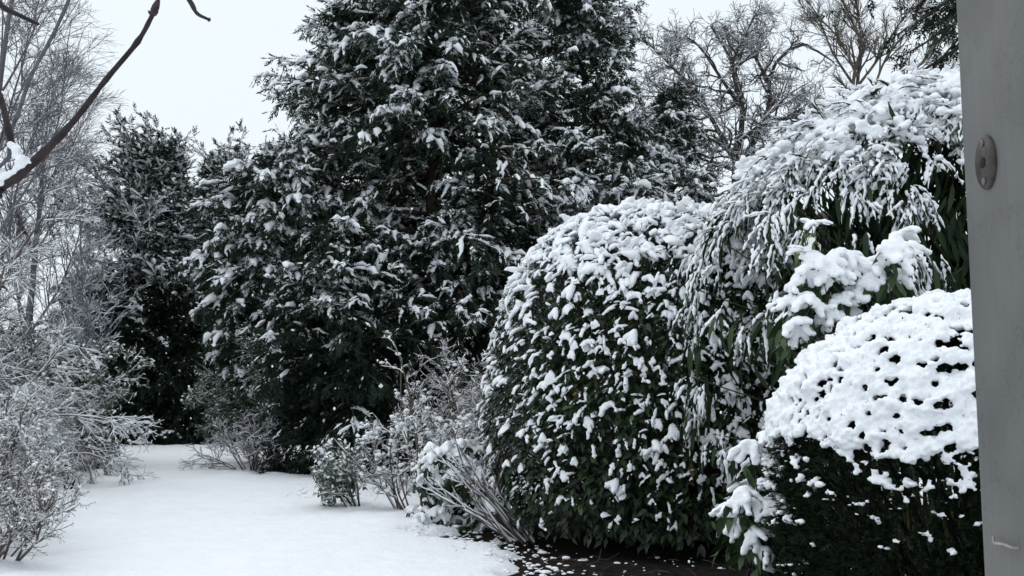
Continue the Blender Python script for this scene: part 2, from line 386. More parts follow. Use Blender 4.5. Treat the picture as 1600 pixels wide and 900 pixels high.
# ------------------------------------------------------------------ conifers
def conifer(name, label, base, H, R, prof, nb, seed, u0=.08, snow=.6, stems=1, el=(.15, .75), droop=-.12, lat=1.0, needles='conifer', trunk='bark',
            lum=1.0, group=None, sprig=.21, snow_fn=None, spread=.0, trunk_r=.13, bl=12, tip_up=0.0, window=None):
    rng = np.random.default_rng(seed); base = np.asarray(base, float); t = thing(name, label, "conifer tree", base, group)
    a = Acc(); K = 12; tr = []
    for s in range(stems):
        off = np.array([rng.normal() * spread, rng.normal() * spread * .5, 0]) * (s > 0)
        z = np.linspace(0, 1, K); p = base + off + np.stack([np.cumsum(rng.normal(size=K)) * .03, np.cumsum(rng.normal(size=K)) * .03, z * H * (1 if s == 0 else rng.uniform(.75, .95))], -1)
        tr.append(p)
    tr = np.array(tr); rr = trunk_r * (1 - .93 * np.linspace(0, 1, K)) ** .9
    tubes(tr, np.broadcast_to(rr, (stems, K)).copy(), 8, a)
    # boughs
    u = u0 + (0.985 - u0) * rng.random(nb) ** .9; si = rng.integers(0, stems, nb)
    zz = u * H; hs = tr[si, :, 2] - base[2]; k = np.clip((u * (K - 1)), 0, K - 1.001); i = k.astype(int); f = (k - i)[:, None]
    s = tr[si, i] * (1 - f) + tr[si, i + 1] * f
    az = rng.uniform(0, 2 * PI, nb); back = np.sin(az) > .35
    az = np.where(back & (rng.random(nb) < .75), az + PI, az)
    if window:                                                     # a gap in the crown that shows the stem
        hit = (np.abs(((az + PI / 2 + PI) % (2 * PI)) - PI) < window[0]) & (u > window[1]) & (u < window[2]); az = np.where(hit, az + PI * .75 * np.where(rng.random(nb) < .5, 1, -1), az)
    lump = 1 + .26 * Noise(seed + 3)(np.stack([np.cos(az) * 2, np.sin(az) * 2, zz * .9], -1), 1.0)
    L = np.maximum(R * np.interp(u, *prof) * np.clip(lump, .5, 1.5) * rng.uniform(.65, 1.1, nb), .22)
    e = np.interp(u, [0, .5, 1], [el[0], el[0] + .25 * (el[1] - el[0]), el[1]]) + rng.normal(size=nb) * .15
    d = np.stack([np.cos(az) * np.cos(e), np.sin(az) * np.cos(e), np.sin(e)], -1)
    KB = 7; P = poly(s, d, L, KB, .10, droop, rng)
    if tip_up: P[:, :, 2] += (np.linspace(0, 1, KB) ** 3)[None] * (L * tip_up)[:, None]
    RB = (.008 + .016 * np.minimum(L, 2.5))[:, None] * (1 - np.linspace(0, .9, KB))[None]
    tubes(P, RB, 4, a); a.obj("trunk", M[trunk], t, smooth=True)
    # branchlets
    tt = np.tile(np.linspace(.22, .98, bl), (nb, 1)) + rng.normal(size=(nb, bl)) * .02; m = np.clip(tt, 0, .999) * (KB - 1); i = m.astype(int); f = (m - i)[..., None]
    ar = np.arange(nb)[:, None]; bs = P[ar, i] * (1 - f) + P[ar, i + 1] * f; bt = nrm(P[ar, i + 1] - P[ar, i])
    side = nrm(np.cross(bt, np.array([0, 0, 1.]))) * np.where(np.arange(bl) % 2, 1, -1)[None, :, None]
    bd = nrm(bt * .75 + side * rng.uniform(.45, 1, (nb, bl, 1)) + rng.normal(size=bt.shape) * .26 + np.array([0, 0, -.02]))
    blen = (.16 + .42 * np.minimum(L, 1.9)[:, None] * (1.08 - tt)) * rng.uniform(.7, 1.2, tt.shape) * lat
    KL = 5; Q = poly(bs.reshape(-1, 3), bd.reshape(-1, 3), blen.ravel(), KL, .16, -.15 if not tip_up else -.02, rng); NQ = len(Q)
    # sprigs
    ns = 5; m = (np.linspace(.1, .98, ns)[None] + rng.normal(size=(NQ, ns)) * .05).clip(0, .999) * (KL - 1); i = m.astype(int); f = (m - i)[..., None]
    ar = np.arange(NQ)[:, None]; sp = Q[ar, i] * (1 - f) + Q[ar, i + 1] * f; st = nrm(Q[ar, i + 1] - Q[ar, i])
    sd = nrm(st + rng.normal(size=st.shape) * .55 + np.array([0, 0, -.12 if not tip_up else .15])); up = np.array([0, 0, 1.]) + rng.normal(size=st.shape) * .35
    sc = sprig * rng.uniform(.7, 1.25, sp.shape[:2])
    fa = Acc(); v = rng.integers(0, 4, sp.shape[:2]).ravel(); Rm = frames(sd.reshape(-1, 3), up.reshape(-1, 3), sc.ravel()); spf = sp.reshape(-1, 3)
    for q in range(4): fa.inst(SMALL[q], Rm[v == q], spf[v == q])
    fa.obj("foliage", M[needles], t, True)
    # snow: ridges along exposed branchlets, small caps over the sprigs
    sa = Acc(); hr = (Q[:, 2, 2] - base[2]) / H; rad = np.hypot(Q[:, 2, 0] - base[0], Q[:, 2, 1] - base[1]) / np.maximum(R * np.interp(hr, *prof), .3)
    patch = Noise(seed + 11)(Q[:, 2], 2.4) * .5 + Noise(seed + 12)(Q[:, 2], 8) * .4
    ex = smooth01(rad, .3, 1.0) * .75 + smooth01(hr, .15, .8) * .5 + patch * .42
    hv = np.where(rng.random(nb) < .28, .65, -.22) + rng.normal(size=nb) * .15; hvq = np.repeat(hv[:, None], bl, 1).ravel(); ex = ex + hvq * smooth01(Q[:, 2, 2], 2.5, 5.0) - .18 * (1 - smooth01(Q[:, 2, 2], 2.0, 5.5))
    if snow_fn is not None: ex = ex + snow_fn(Q[:, 2])
    pr = smooth01(ex, .95 - snow * .75, 1.5 - snow * .6)
    on = rng.random(NQ) < pr
    Qs = Q[on].copy(); r = np.array([.35, 1, 1.05, .95, .2])[None] * rng.uniform(.020, .054, (len(Qs), 1)) * rng.uniform(.45, 1.45, (len(Qs), KL)) * lum * (1 + .5 * np.clip(hvq[on], 0, 1))[:, None]
    Qs[..., 2] += r * .6; Qs += rng.normal(size=Qs.shape) * .012
    tubes(Qs, r, 5, sa, .75)
    prs = np.repeat(pr[:, None], ns, 1).ravel(); o2 = rng.random(len(spf)) < np.clip(.13 + .8 * prs, 0, 1) * (.3 + .8 * snow)
    S = sc.ravel()[o2][:, None] * np.stack([rng.uniform(.3, .75, o2.sum()), rng.uniform(.3, .95, o2.sum()), rng.uniform(.3, .8, o2.sum())], -1)
    sa.inst(TENT, frames(sd.reshape(-1, 3)[o2], up.reshape(-1, 3)[o2] * .6 + np.array([0, 0, .6]), S), spf[o2] + np.array([0, 0, .025]))
    sa.obj("snow", M['snow'], t, True, smooth=True)
    return t

CONE = ([0, .08, .3, .6, .85, 1], [.75, .95, 1, .72, .36, .05])
YEW = ([0, .1, .35, .65, .85, 1], [.7, .95, 1, .85, .55, .12])
BLUNT = ([0, .1, .4, .75, .92, 1], [.8, .95, 1, .95, .75, .4])
COL_ = ([0, .1, .4, .7, .9, 1], [.8, .95, 1, .9, .6, .15])
G = "snow covered conifers behind the garden"
def gp(px, Y): p = at(px, 592, Y); return (p[0], Y, 0)
conifer("conifer_tree", "tallest snowy conifer in the middle with a bare reddish trunk showing", gp(672, 19.5), 12.5, 2.6, YEW, 290, 11, u0=.2, snow=.88, trunk='bark_red', group=G, trunk_r=.19, window=(.4, .24, .47))
conifer("conifer_tree", "dense tall conifer just right of the reddish trunk, top cut off by the frame", gp(775, 21), 13, 2.6, YEW, 270, 12, u0=.12, snow=.72, group=G, stems=2, spread=.6)
conifer("conifer_tree", "tapering snowy conifer on the right of the tall clump beside the bare trees", gp(905, 20.5), 10.8, 2.85, CONE, 270, 13, u0=.1, snow=.88, group=G, el=(.25, .9), lum=1.15)
conifer("conifer_tree", "short snowy conifer at the right foot of the tall clump above the laurel hedge", gp(1055, 22), 8.0, 2.0, CONE, 170, 14, u0=.1, snow=.9, group=G, el=(.25, .9), lum=1.15)
conifer("conifer_tree", "tall conifer at the left of the clump with ragged boughs against the sky", gp(578, 20.5), 10.2, 1.75, ([0, .3, .75, .92, 1], [.6, .9, 1, .8, .3]), 240, 15, u0=.2, snow=.82, group=G, el=(.2, .8))
conifer("conifer_tree", "mid height conifer with thick snow on its drooping left boughs", gp(425, 19.5), 6.0, 1.85, ([0, .3, .55, .85, 1], [.35, .6, 1, .95, .35]), 220, 16, u0=.25, snow=.86, group=G, lum=1.4, droop=-.17)
conifer("conifer_tree", "low dark conifer beneath the reddish trunk beside the bare shrub", gp(560, 17.8), 4.4, 1.6, YEW, 180, 17, u0=.04, snow=.42, group=G, needles='conifer_dark')
sf = lambda z0: (lambda P: smooth01(P[:, 2], z0 - .6, z0 + 1.6) * 1.3 - .4)
conifer("conifer_tree", "dark evergreen at the far left end of the lawn with a spiky snowy top", gp(234, 26.5), 7.2, 2.0, BLUNT, 270, 18, u0=.08, snow=.95, group=G, needles='conifer_dark', el=(.1, 1.1), tip_up=.2, snow_fn=sf(3.8))
conifer("conifer_tree", "second dark evergreen at the end of the lawn, half behind the drooping snowy conifer", gp(335, 28.5), 7.2, 2.1, BLUNT, 210, 19, u0=.06, snow=.85, group=G, needles='conifer_dark', el=(.1, 1.1), tip_up=.2, snow_fn=sf(3.8))
conifer("conifer_tree", "black shadowed evergreen thicket at the end of the snowy lawn", gp(305, 27.2), 4.6, 2.0, ([0, .5, 1], [1, 1, .4]), 150, 20, u0=.03, snow=.05, group=G, needles='conifer_dark', snow_fn=lambda P: -.35)
conifer("conifer_tree", "small evergreen filling the gap left of the dark lawn end evergreen", gp(150, 28), 4.4, 1.7, ([0, .5, 1], [1, .9, .3]), 120, 21, u0=.03, snow=.4, group=G, needles='conifer_dark')
conifer("conifer_tree", "shaded conifer low behind the twiggy shrub and the laurel hedge", gp(745, 19), 5.2, 1.8, ([0, .5, 1], [1, .95, .35]), 140, 22, u0=.03, snow=.42, group=G, needles='conifer_dark')
conifer("conifer_tree", "dark conifer hanging its bare needle fringe into the top right corner beside the post", (6.7, 11, 0), 8.4, 4.0, ([0, .55, .8, 1], [.6, 1, 1, .6]), 210, 23, u0=.66, snow=.02, needles='conifer_dark', droop=-.07, sprig=.15, el=(-.3, -.3), snow_fn=lambda P: -.5)
print("conifers", round(time.time() - T0, 1))

# ------------------------------------------------------------------ far wood
rng = np.random.default_rng(77); fa = Acc(); n = 13000
Xp = rng.uniform(-34, 22, n); hmax = 2.6 + .8 * Noise(78)(np.stack([Xp, 0 * Xp, 0 * Xp], -1), .9); Zp = hmax * rng.random(n) ** .75; Yp = 30.5 + rng.uniform(-.9, 1.6, n) - .35 * Zp
d = rng.normal(size=(n, 3)) + np.array([0, -.6, .1]); v = rng.integers(0, 4, n); Rm = frames(d, rng.normal(size=(n, 3)) * .5 + np.array([0, 0, 1]), rng.uniform(.35, .65, n))
L = np.stack([Xp, Yp, Zp], -1)
for q in range(4): fa.inst(SPRIGS[q], Rm[v == q], L[v == q])
t = thing("evergreen_hedge", "long dark evergreen hedge behind the trees at the far end of the garden", "hedge", (-6, 30.5, 0)); fa.obj("foliage", M['conifer_dark'], t, True)
a = Acc(); xx = np.linspace(-33.5, 21.5, 110); tubes(np.stack([np.stack([xx, 30.6 + 0 * xx, 0 * xx], -1), np.stack([xx + rng.normal(size=110) * .2, 30.7 + 0 * xx, 0 * xx + 2.2], -1)], 1), np.tile([[.05, .02]], (110, 1)), 5, a)
a.obj("stems", M['bark'], t)

# ------------------------------------------------------------------ bare trees at the right
rng = np.random.default_rng(31)
def limb_tree(name, label, pxs, Y, wood, spec, seed, r0, snow, base_px, group=None, jitter=.5):
    rng = np.random.default_rng(seed); base = np.array(gp(base_px, Y)); P, R = [], []
    for pts, rr in pxs:
        q = [at(x, y, Y + dy) for (x, y, dy) in pts]
        P.append(pts_poly(q, 10)); R.append(np.linspace(rr, rr * .25, 10))
    tr = pts_poly([base, (base + P[0][0]) / 2, P[0][0]], 10)
    lv = levels(np.array(P), np.array(R), spec, rng); lv[0] = (np.concatenate([tr[None], lv[0][0]]), np.concatenate([np.full((1, 10), r0), lv[0][1]]))
    return bare_thing(name, label, "bare tree", base, lv, wood, snow, group, seed=seed)
limb_tree("bare_tree", "gnarled leafless tree with twisted dark limbs behind the bamboo",
    [([(1150, 260, 0), (1160, 170, 0), (1142, 95, .2), (1110, 40, .3)], .095), ([(1150, 255, 0), (1120, 200, -.4), (1085, 140, -.6), (1040, 95, -.8)], .08),
     ([(1155, 260, 0), (1200, 180, .3), (1205, 110, .4), (1250, 70, .6), (1300, 95, .8)], .085), ([(1160, 172, 0), (1125, 120, .5), (1090, 70, .9), (1060, 60, 1)], .06),
     ([(1158, 160, 0), (1145, 100, -.6), (1170, 45, -.9), (1180, 15, -1)], .06), ([(1160, 262, 0), (1120, 222, -.3), (1060, 205, -.5), (1005, 215, -.7)], .055), ([(1155, 250, 0), (1210, 222, .3), (1262, 205, .5), (1315, 215, .7)], .055), ([(1152, 268, 0), (1100, 250, .4), (1050, 240, .6)], .05), ([(1152, 225, 0), (1180, 200, -.5), (1230, 150, -.7), (1262, 130, -.8)], .05), ([(1100, 165, -.5), (1055, 110, -.2), (1015, 70, .2), (985, 60, .4)], .05), ([(1202, 130, .3), (1180, 90, 0), (1150, 40, -.4)], .06), ([(1200, 184, .3), (1240, 186, 0), (1290, 165, -.5), (1320, 190, -.8)], .05),
     ([(1085, 140, -.6), (1050, 150, -.8), (1010, 120, -1)], .05)],
    27, 'bark', [(13, .05, 1, .5, 1.25, 1.15, 7, .34, -.02, .009), (8, .15, 1, .4, 1.2, .7, 5, .4, .0, .007), (5, .2, 1, .4, 1.1, .32, 2, .35, .02, .005)], 32, .12,
    dict(amount=.7, add=.006, sides=3), 1150)
limb_tree("bare_tree", "leafless tree with upright olive brown branches beside the top right conifer fringe",
    [([(1340, 220, 0), (1332, 130, 0), (1345, 70, 0), (1320, 10, 0), (1290, -60, 0)], .06), ([(1338, 150, 0), (1345, 60, .3), (1338, 0, .4), (1345, -70, .5)], .05),
     ([(1336, 140, 0), (1370, 95, -.3), (1400, 45, -.4), (1440, -10, -.5)], .045), ([(1365, 140, -.3), (1385, 90, -.5), (1425, 40, -.7), (1440, 20, -.8)], .038),
     ([(1332, 130, 0), (1300, 80, .4), (1275, 20, .6), (1240, -20, .8)], .038), ([(1340, 120, 0), (1310, 60, -.4), (1262, 10, -.7)], .04), ([(1355, 170, .2), (1420, 120, .5), (1470, 60, .8)], .05),
     ([(1380, 170, -.2), (1450, 150, .4), (1510, 110, .8)], .05)],
    26, 'bark_olive', [(13, .1, 1, .3, .8, 1.2, 7, .14, .06, .006), (7, .2, 1, .3, .8, .65, 5, .16, .05, .006), (4, .2, 1, .3, .8, .35, 4, .16, .03, .004)], 33, .075, dict(amount=.3, add=.002), 1345)
# birches at the left
def birch(label, px, Y, H, seed, lean=.12, n=9, group="bare birches at the left edge"):
    rng = np.random.default_rng(seed); base = np.array(gp(px, Y)); K = 12
    P = poly(base[None], np.array([[lean, 0, 1.]]), np.array([H]), K, .05, .05, rng); R = np.linspace(.13, .012, K)[None]
    s, d, r, t = spawn(P, R, n * 2, .15, .95, .25, .7, rng); L = H * .5 * (1.1 - t * .75)
    P1 = poly(s, d + np.array([.18, 0, .1]), L, 12, .07, .07, rng); R1 = (r * .36)[:, None] * np.linspace(1, .14, 12)[None] + .003
    lv = levels(P1, R1, [(17, .12, 1, .3, .8, 1.5, 6, .12, .0, .005), (7, .15, 1, .3, .8, .8, 4, .14, -.03, .004), (4, .1, 1, .3, .8, .40, 2, .14, -.05, .003)], rng)
    t_ = thing("birch_tree", label, "bare tree", base, group)
    a = Acc(); tubes(P, R, 8, a); tubes(P1, R1, 5, a); a.obj("trunk", M['birch'], t_, smooth=True)
    a = Acc(); draw(lv[1:], a, (3, 3, 3)); a.obj("twigs", M['birch'], t_, True, smooth=True)
    a = Acc(); snow_on(lv[:3], a, rng, .5, .003, sides=3); a.obj("snow", M['dust'], t_, True, smooth=True)
birch("tall fine twigged birch filling the top left corner", -30, 21, 12.5, 41, .10)
birch("thinner birch low behind the arching shrub at the left edge", 30, 25, 9.0, 42, .08, 5)
# saplings between birch and dark evergreens
for k, (px, Y, H, lb) in enumerate([(140, 23, 6.9, "slender bare sapling standing against the sky left of the dark evergreens"), (105, 24, 5.6, "bushy bare sapling between the birch and the dark evergreens")]):
    rng = np.random.default_rng(60 + k); base = np.array(gp(px, Y)); ns = 5
    P = poly(np.tile(base, (ns, 1)), np.stack([rng.normal(size=ns) * .13, rng.normal(size=ns) * .1, np.ones(ns)], -1), H * rng.uniform(.7, 1, ns), 10, .07, .03, rng)
    lv = levels(P, np.tile(np.linspace(.03, .007, 10), (ns, 1)), [(12, .25, 1, .3, .8, 1.4, 7, .12, .05, .006), (6, .2, 1, .3, .8, .6, 5, .14, .02, .005), (3, .2, 1, .3, .8, .3, 4, .14, 0, .004)], rng)
    bare_thing("bare_sapling", lb, "bare tree", base, lv, 'birch', dict(amount=.7, add=.005), seed=60 + k, group="bare saplings by the birches")
print("bare trees", round(time.time() - T0, 1))

# ------------------------------------------------------------------ shrubs
def shrub(name, label, base, ns, H, spread, spec, seed, wood='twig', snow=dict(amount=.8, add=.006), up=1.0, wig=.1, grav=-.02, r0=.014, lean=(0, 0), rad=.15, group=None, leaves=None, caps=None, K=9):
    rng = np.random.default_rng(seed); base = np.asarray(base, float); az = rng.uniform(0, 2 * PI, ns)
    d = np.stack([np.cos(az) * spread * rng.uniform(.2, 1, ns) + lean[0], np.sin(az) * spread * rng.uniform(.2, 1, ns) + lean[1], np.full(ns, up)], -1)
    s = base + np.stack([np.cos(az) * rad, np.sin(az) * rad, 0 * az], -1) * rng.uniform(.2, 1, (ns, 1))
    P = poly(s, d, H * rng.uniform(.6, 1.1, ns), K, wig, grav, rng)
    lv = levels(P, np.tile(np.linspace(r0, r0 * .4, K), (ns, 1)), spec, rng)
    t = thing(name, label, "shrub", base, group)
    a = Acc(); draw(lv[:1], a, (6,)); a.obj("stems", M[wood], t, smooth=True)
    a = Acc(); draw(lv[1:], a, (3, 3, 3)); a.obj("twigs", M[wood], t, True, smooth=True)
    a = Acc(); snow_on(lv, a, rng, **snow)
    if caps:                                                      # rounded snow lumps caught on twigs
        n_, lo, hi, zmin = caps; Pt = np.concatenate([p.reshape(-1, 3) for p, _ in lv[1:]]); Pt = Pt[Pt[:, 2] > zmin]; k = rng.integers(0, len(Pt), n_); rr = rng.uniform(lo, hi, n_)
        blobs(a, Pt[k] + np.array([0, 0, 1]) * rr[:, None] * .3, np.stack([rr * rng.uniform(.9, 1.5, n_), rr * rng.uniform(.8, 1.2, n_), rr * .75], -1), ICO0, rng)
    a.obj("snow", M['snow' if caps else 'dust'], t, True, smooth=True)
    if leaves:                                                    # n, size, template, material, snow share
        n_, sz, tpl, mt, share = leaves; Pt = np.concatenate([p[:, 1:].reshape(-1, 3) for p, _ in lv[1:]]); k = rng.integers(0, len(Pt), n_)
        d = rng.normal(size=(n_, 3)) + np.array([0, -.2, -.1]); up_ = rng.normal(size=(n_, 3)) * .4 + np.array([0, 0, 1.]); sc = sz * rng.uniform(.7, 1.3, n_)
        a = Acc(); Rm = frames(d, up_, sc); L = Pt[k] + rng.normal(size=(n_, 3)) * sz * .3; a.inst(tpl, Rm, L); a.obj("leaves", M[mt], t, True)
        o = rng.random(n_) < share * (.4 + .6 * smooth01(L[:, 2], base[2], base[2] + H)); a = Acc()
        a.inst(TENT, frames(d[o], up_[o] * .5 + np.array([0, 0, .7]), sc[o][:, None] * np.array([[.95, 1.1, 1.1]])), L[o] + np.array([0, 0, .012])); a.obj("leaf_snow", M['snow'], t, True, smooth=True)
    return t
fine = lambda L1, L2, L3, g=-.1, n=(9, 6, 4), rt=.003: [(n[0], .2, 1, .3, 1.0, L1, 6, .16, g, rt + .002), (n[1], .15, 1, .3, 1.1, L2, 4, .2, g, rt + .0008), (n[2], .1, 1, .3, 1.1, L3, 2, .2, g * .7, rt)]
GL = "snow dusted shrubs along the left side of the lawn"
shrub("arching_shrub", "arching leafless shrub with snow lined branches at the left edge under the birch", (-7.6, 12.5, 0), 12, 4.0, .42, fine(1.0, .5, .22, -.08, (12, 7, 4)), 71, 'twig', dict(amount=.8, add=.004, sides=3), wig=.13, grav=-.075, r0=.03, lean=(.02, -.1), group=GL)
shrub("arching_shrub", "grey thicket of fine arching twigs in front of the small evergreen", (-9.3, 16.5, 0), 18, 3.9, .42, fine(.9, .5, .25, -.10, (11, 7, 4)), 72, 'twig', dict(amount=.6, add=.0035, sides=3), wig=.12, grav=-.08, r0=.022, lean=(.02, -.05), rad=.6, group=GL)
shrub("weeping_shrub", "pale weeping mound of densely snow dusted twigs at the left of the lawn", (-8.3, 14.0, 0), 24, 2.8, .62, fine(.75, .42, .22, -.15, (10, 7, 4)), 73, 'twig', dict(amount=.8, add=.006, sides=3), wig=.13, grav=-.17, r0=.018, rad=.8, group=GL, caps=(1500, .012, .034, .6))
shrub("weeping_shrub", "lower weeping shrub with reddish hanging twigs nearer the lawn edge", (-8.5, 16.2, 0), 22, 2.3, .6, fine(.6, .35, .2, -.2, (10, 7, 4)), 74, 'twig', dict(amount=.55, add=.004, sides=3), wig=.12, grav=-.2, r0=.016, rad=.5, group=GL)
shrub("evergreen_shrub", "rounded evergreen shrub with snow tufted leaves where the lawn edge meets the dark end", (-8.45, 18.2, 0), 26, 1.1, .6, fine(.6, .35, .2, -.05, (7, 5, 3)), 75, 'bark', dict(amount=.8, add=.008), grav=-.08, rad=.5, group=GL, leaves=(7000, .10, ROUND4, 'dusted', .55), caps=(260, .02, .05, .25))
shrub("evergreen_shrub", "tall green shrub frosted with snow behind the weeping mound", (-8.9, 18.8, 0), 26, 2.5, .45, fine(.7, .4, .2, -.04, (8, 5, 3)), 76, 'bark', dict(amount=.8, add=.008), grav=-.05, rad=.5, group=GL, leaves=(9000, .10, ROUND4, 'dusted', .5), caps=(260, .02, .05, .5))
shrub("budded_shrub", "leafless shrub with round snow tufts on its twig tips at the left frame edge", (-6.1, 11.0, 0), 16, 1.5, .42, fine(.45, .25, .13, .0, (8, 5, 3)), 77, 'twig', dict(amount=.85, add=.006), grav=-.02, rad=.35, group=GL, caps=(900, .01, .028, .3))
shrub("budded_shrub", "low bare shrub with upturned thin twigs at the bottom left corner", (-4.6, 8.9, 0), 22, 1.2, .8, [(7, .25, 1, .35, .9, .38, 6, .16, .05, .0035), (7, .25, 1, .4, 1.0, .18, 4, .17, .06, .0028), (4, .2, 1, .4, 1.0, .08, 3, .15, .06, .0024)], 78, 'twig', dict(amount=.7, add=.0025), up=.75, grav=.02, r0=.013, lean=(.12, 0), rad=.35, group=GL, caps=(700, .006, .017, .1))
shrub("budded_shrub", "waist high twiggy shrub with snow tufts between the corner shrub and the weeping mound", (-5.55, 9.9, 0), 22, 1.5, .45, fine(.42, .22, .12, .0, (8, 6, 3)), 79, 'twig', dict(amount=.75, add=.004), grav=-.02, rad=.4, group=GL, caps=(1100, .008, .024, .2))
shrub("weeping_shrub", "low frosted mound of fine twigs just in front of the weeping mound by the lawn", (-7.0, 12.6, 0), 22, 1.6, .6, fine(.5, .3, .17, -.1, (9, 6, 3)), 80, 'twig', dict(amount=.75, add=.005), wig=.12, grav=-.12, rad=.5, group=GL, caps=(900, .008, .024, .2))
# right border of the lawn
GR = "snowy border shrubs in front of the central conifers"
shrub("frosted_shrub", "green shrub dusted with snow at the foot of the conifers where the lawn bends", (-4.4, 19.0, 0), 26, 2.6, .5, fine(.6, .35, .2, -.03, (8, 5, 3)), 81, 'bark', dict(amount=.6, add=.004), grav=-.05, rad=.5, group=GR, leaves=(11000, .085, ROUND4, 'dusted', .5), caps=(120, .015, .035, .4))
shrub("bare_shrub", "low spray of bare twigs leaning over the bend in the lawn", (-4.6, 17.6, 0), 16, 1.1, 1.1, fine(.5, .3, .15, -.02, (6, 4, 3)), 82, 'twig', dict(amount=.7, add=.005), grav=-.03, lean=(-.3, 0), rad=.25, group=GR)
shrub("bare_shrub", "knobbly bare shrub with snow lined stiff branches against the dark conifer", (-1.25, 14.3, 0), 6, 2.3, .36, [(6, .3, 1, .6, 1.2, .7, 6, .25, .04, .007), (4, .3, 1, .5, 1.1, .28, 4, .3, .05, .006), (2, .4, 1, .4, 1, .12, 3, .2, .03, .005)], 83, 'bark_olive', dict(amount=.85, add=.004), grav=.02, r0=.022, rad=.2, group=GR, caps=(90, .02, .035, .8), lean=(-.1, 0))
shrub("bare_shrub", "tangled twiggy shrub with fine snow between the stiff bare shrub and the laurel", (-.45, 14.6, 0), 22, 1.9, .5, fine(.55, .32, .17, -.04, (8, 6, 4)), 84, 'twig', dict(amount=.65, add=.004, sides=3), grav=-.05, rad=.5, group=GR, caps=(300, .012, .03, .5))
shrub("azalea_shrub", "many stemmed azalea with snow tufts behind the round snowy evergreen", (-1.15, 12.4, 0), 16, 1.15, .6, fine(.35, .2, .1, .04, (6, 5, 3)), 85, 'twig', dict(amount=.75, add=.005), grav=.0, rad=.3, group=GR, caps=(620, .015, .035, .25), lean=(-.15, 0))
shrub("azalea_shrub", "small green leaved shrub with snow puffs on a bent stem at the lawn edge", (-1.95, 12.7, 0), 9, .8, .8, fine(.32, .2, .1, .08, (5, 4, 3), .004), 86, 'bark', dict(amount=.9, add=.007), grav=.06, rad=.1, group=GR, lean=(-.55, 0), leaves=(1500, .07, ROUND4, 'dusted', .55), caps=(190, .015, .036, .25))
shrub("leaning_shrub", "fan of long snow covered stems leaning left beside the laurel hedge", (.12, 10.3, 0), 17, 1.2, .3, [(4, .45, 1, .2, .6, .32, 6, .14, .03, .004), (3, .4, 1, .2, .7, .14, 4, .14, .03, .003)], 87, 'twig', dict(amount=.75, add=.003, k=1.0, sides=4), up=.8, grav=.01, lean=(-.75, .15), r0=.013, rad=.18, group=GR)
print("shrubs", round(time.time() - T0, 1))

# ------------------------------------------------------------------ evergreen bushes with heavy snow
def sell(n, C, A, p, rng, seed, lump=.05, zmin=-.98, yback=.5):
    d = nrm(rng.normal(size=(n, 3))); d = d[(d[:, 2] > zmin) & (d[:, 1] < yback)]
    A = np.asarray(A); q = np.abs(d / A); r = (q ** p).sum(1) ** (-1 / p)
    nv = nrm(np.sign(d) * q ** (p - 1) / A)
    r = r * (1 + lump * Noise(seed)(d, 3.2))
    return np.asarray(C) + d * r[:, None], nv, d
def pieces(name, tpl, R, L, material, parent, smooth=False, variants=None):
    """single leaves as parts, all sharing one mesh"""
    me = mesh(name, tpl[0], [tpl[1]], smooth); me.materials.append(material); base = np.array(parent.location)
    from mathutils import Matrix
    for r, l in zip(R, L):
        o = bpy.data.objects.new(name, me); o.parent = parent; COL.objects.link(o)
        m = np.eye(4); m[:3, :3] = r; m[:3, 3] = l - base; o.matrix_local = Matrix(m.tolist())

# laurel hedge
rng = np.random.default_rng(101); LC, LA = np.array([1.93, 10.9, 1.30]), np.array([2.12, 1.65, 2.12])
laurel = thing("laurel_hedge", "big rounded laurel hedge speckled with snow clumps, right of the lawn", "hedge", (1.93, 10.9, 0))
a = Acc(); S, n_, d_ = sell(60000, LC, LA, 2.7, rng, 110, .035, yback=.75)
area = np.ones(len(S)); keep = rng.random(len(S)) < .6; S, n_ = S[keep], n_[keep]; ok = S[:, 2] > .12; S, n_ = S[ok], n_[ok]
depth = rng.random(len(S)) ** 1.5 * .32; Lp = S - n_ * depth[:, None]
tang = nrm(np.cross(n_, np.array([0, 0, 1.]))) ; ld = nrm(n_ * rng.uniform(.2, 1, (len(S), 1)) + tang * rng.normal(size=(len(S), 1)) * .7 + np.array([0, 0, -1]) * rng.uniform(.1, .9, (len(S), 1)))
Rm = frames(ld, n_ * .7 + np.array([0, 0, .8]) + rng.normal(size=S.shape) * .3, rng.uniform(.07, .13, len(S)))
vis = depth - .12 * (-n_[:, 1]) + rng.random(len(S)) * .1 + .25 * (S[:, 2] > 2.6) + .3 * (n_[:, 1] > -.2)
order = np.argsort(vis); big = order[:260]; rest = order[260:]
pieces("leaf", LEAF, Rm[big[:230]], Lp[big[:230]], M['laurel'], laurel); pieces("leaf", LEAF, Rm[big[230:255]], Lp[big[230:255]], M['laurel_pale'], laurel); pieces("leaf", LEAF, Rm[big[255:]], Lp[big[255:]], M['dead'], laurel)
a.inst(LEAF4, Rm[rest], Lp[rest]); a.obj("leaves", M['laurel'], laurel, True)
a = Acc(); k = rng.integers(0, len(S), 240); P0 = np.stack([1.85 + rng.normal(size=240) * .5, 10.9 + rng.normal(size=240) * .3, np.zeros(240)], -1); P1 = S[k] - n_[k] * .15
mid = P0 * .35 + P1 * .65; mid[:, 2] = P1[:, 2] * .45
tubes(np.stack([P0, mid, P1], 1), np.tile([[.03, .018, .006]], (240, 1)), 5, a); a.obj("branches", M['bark'], laurel, True)
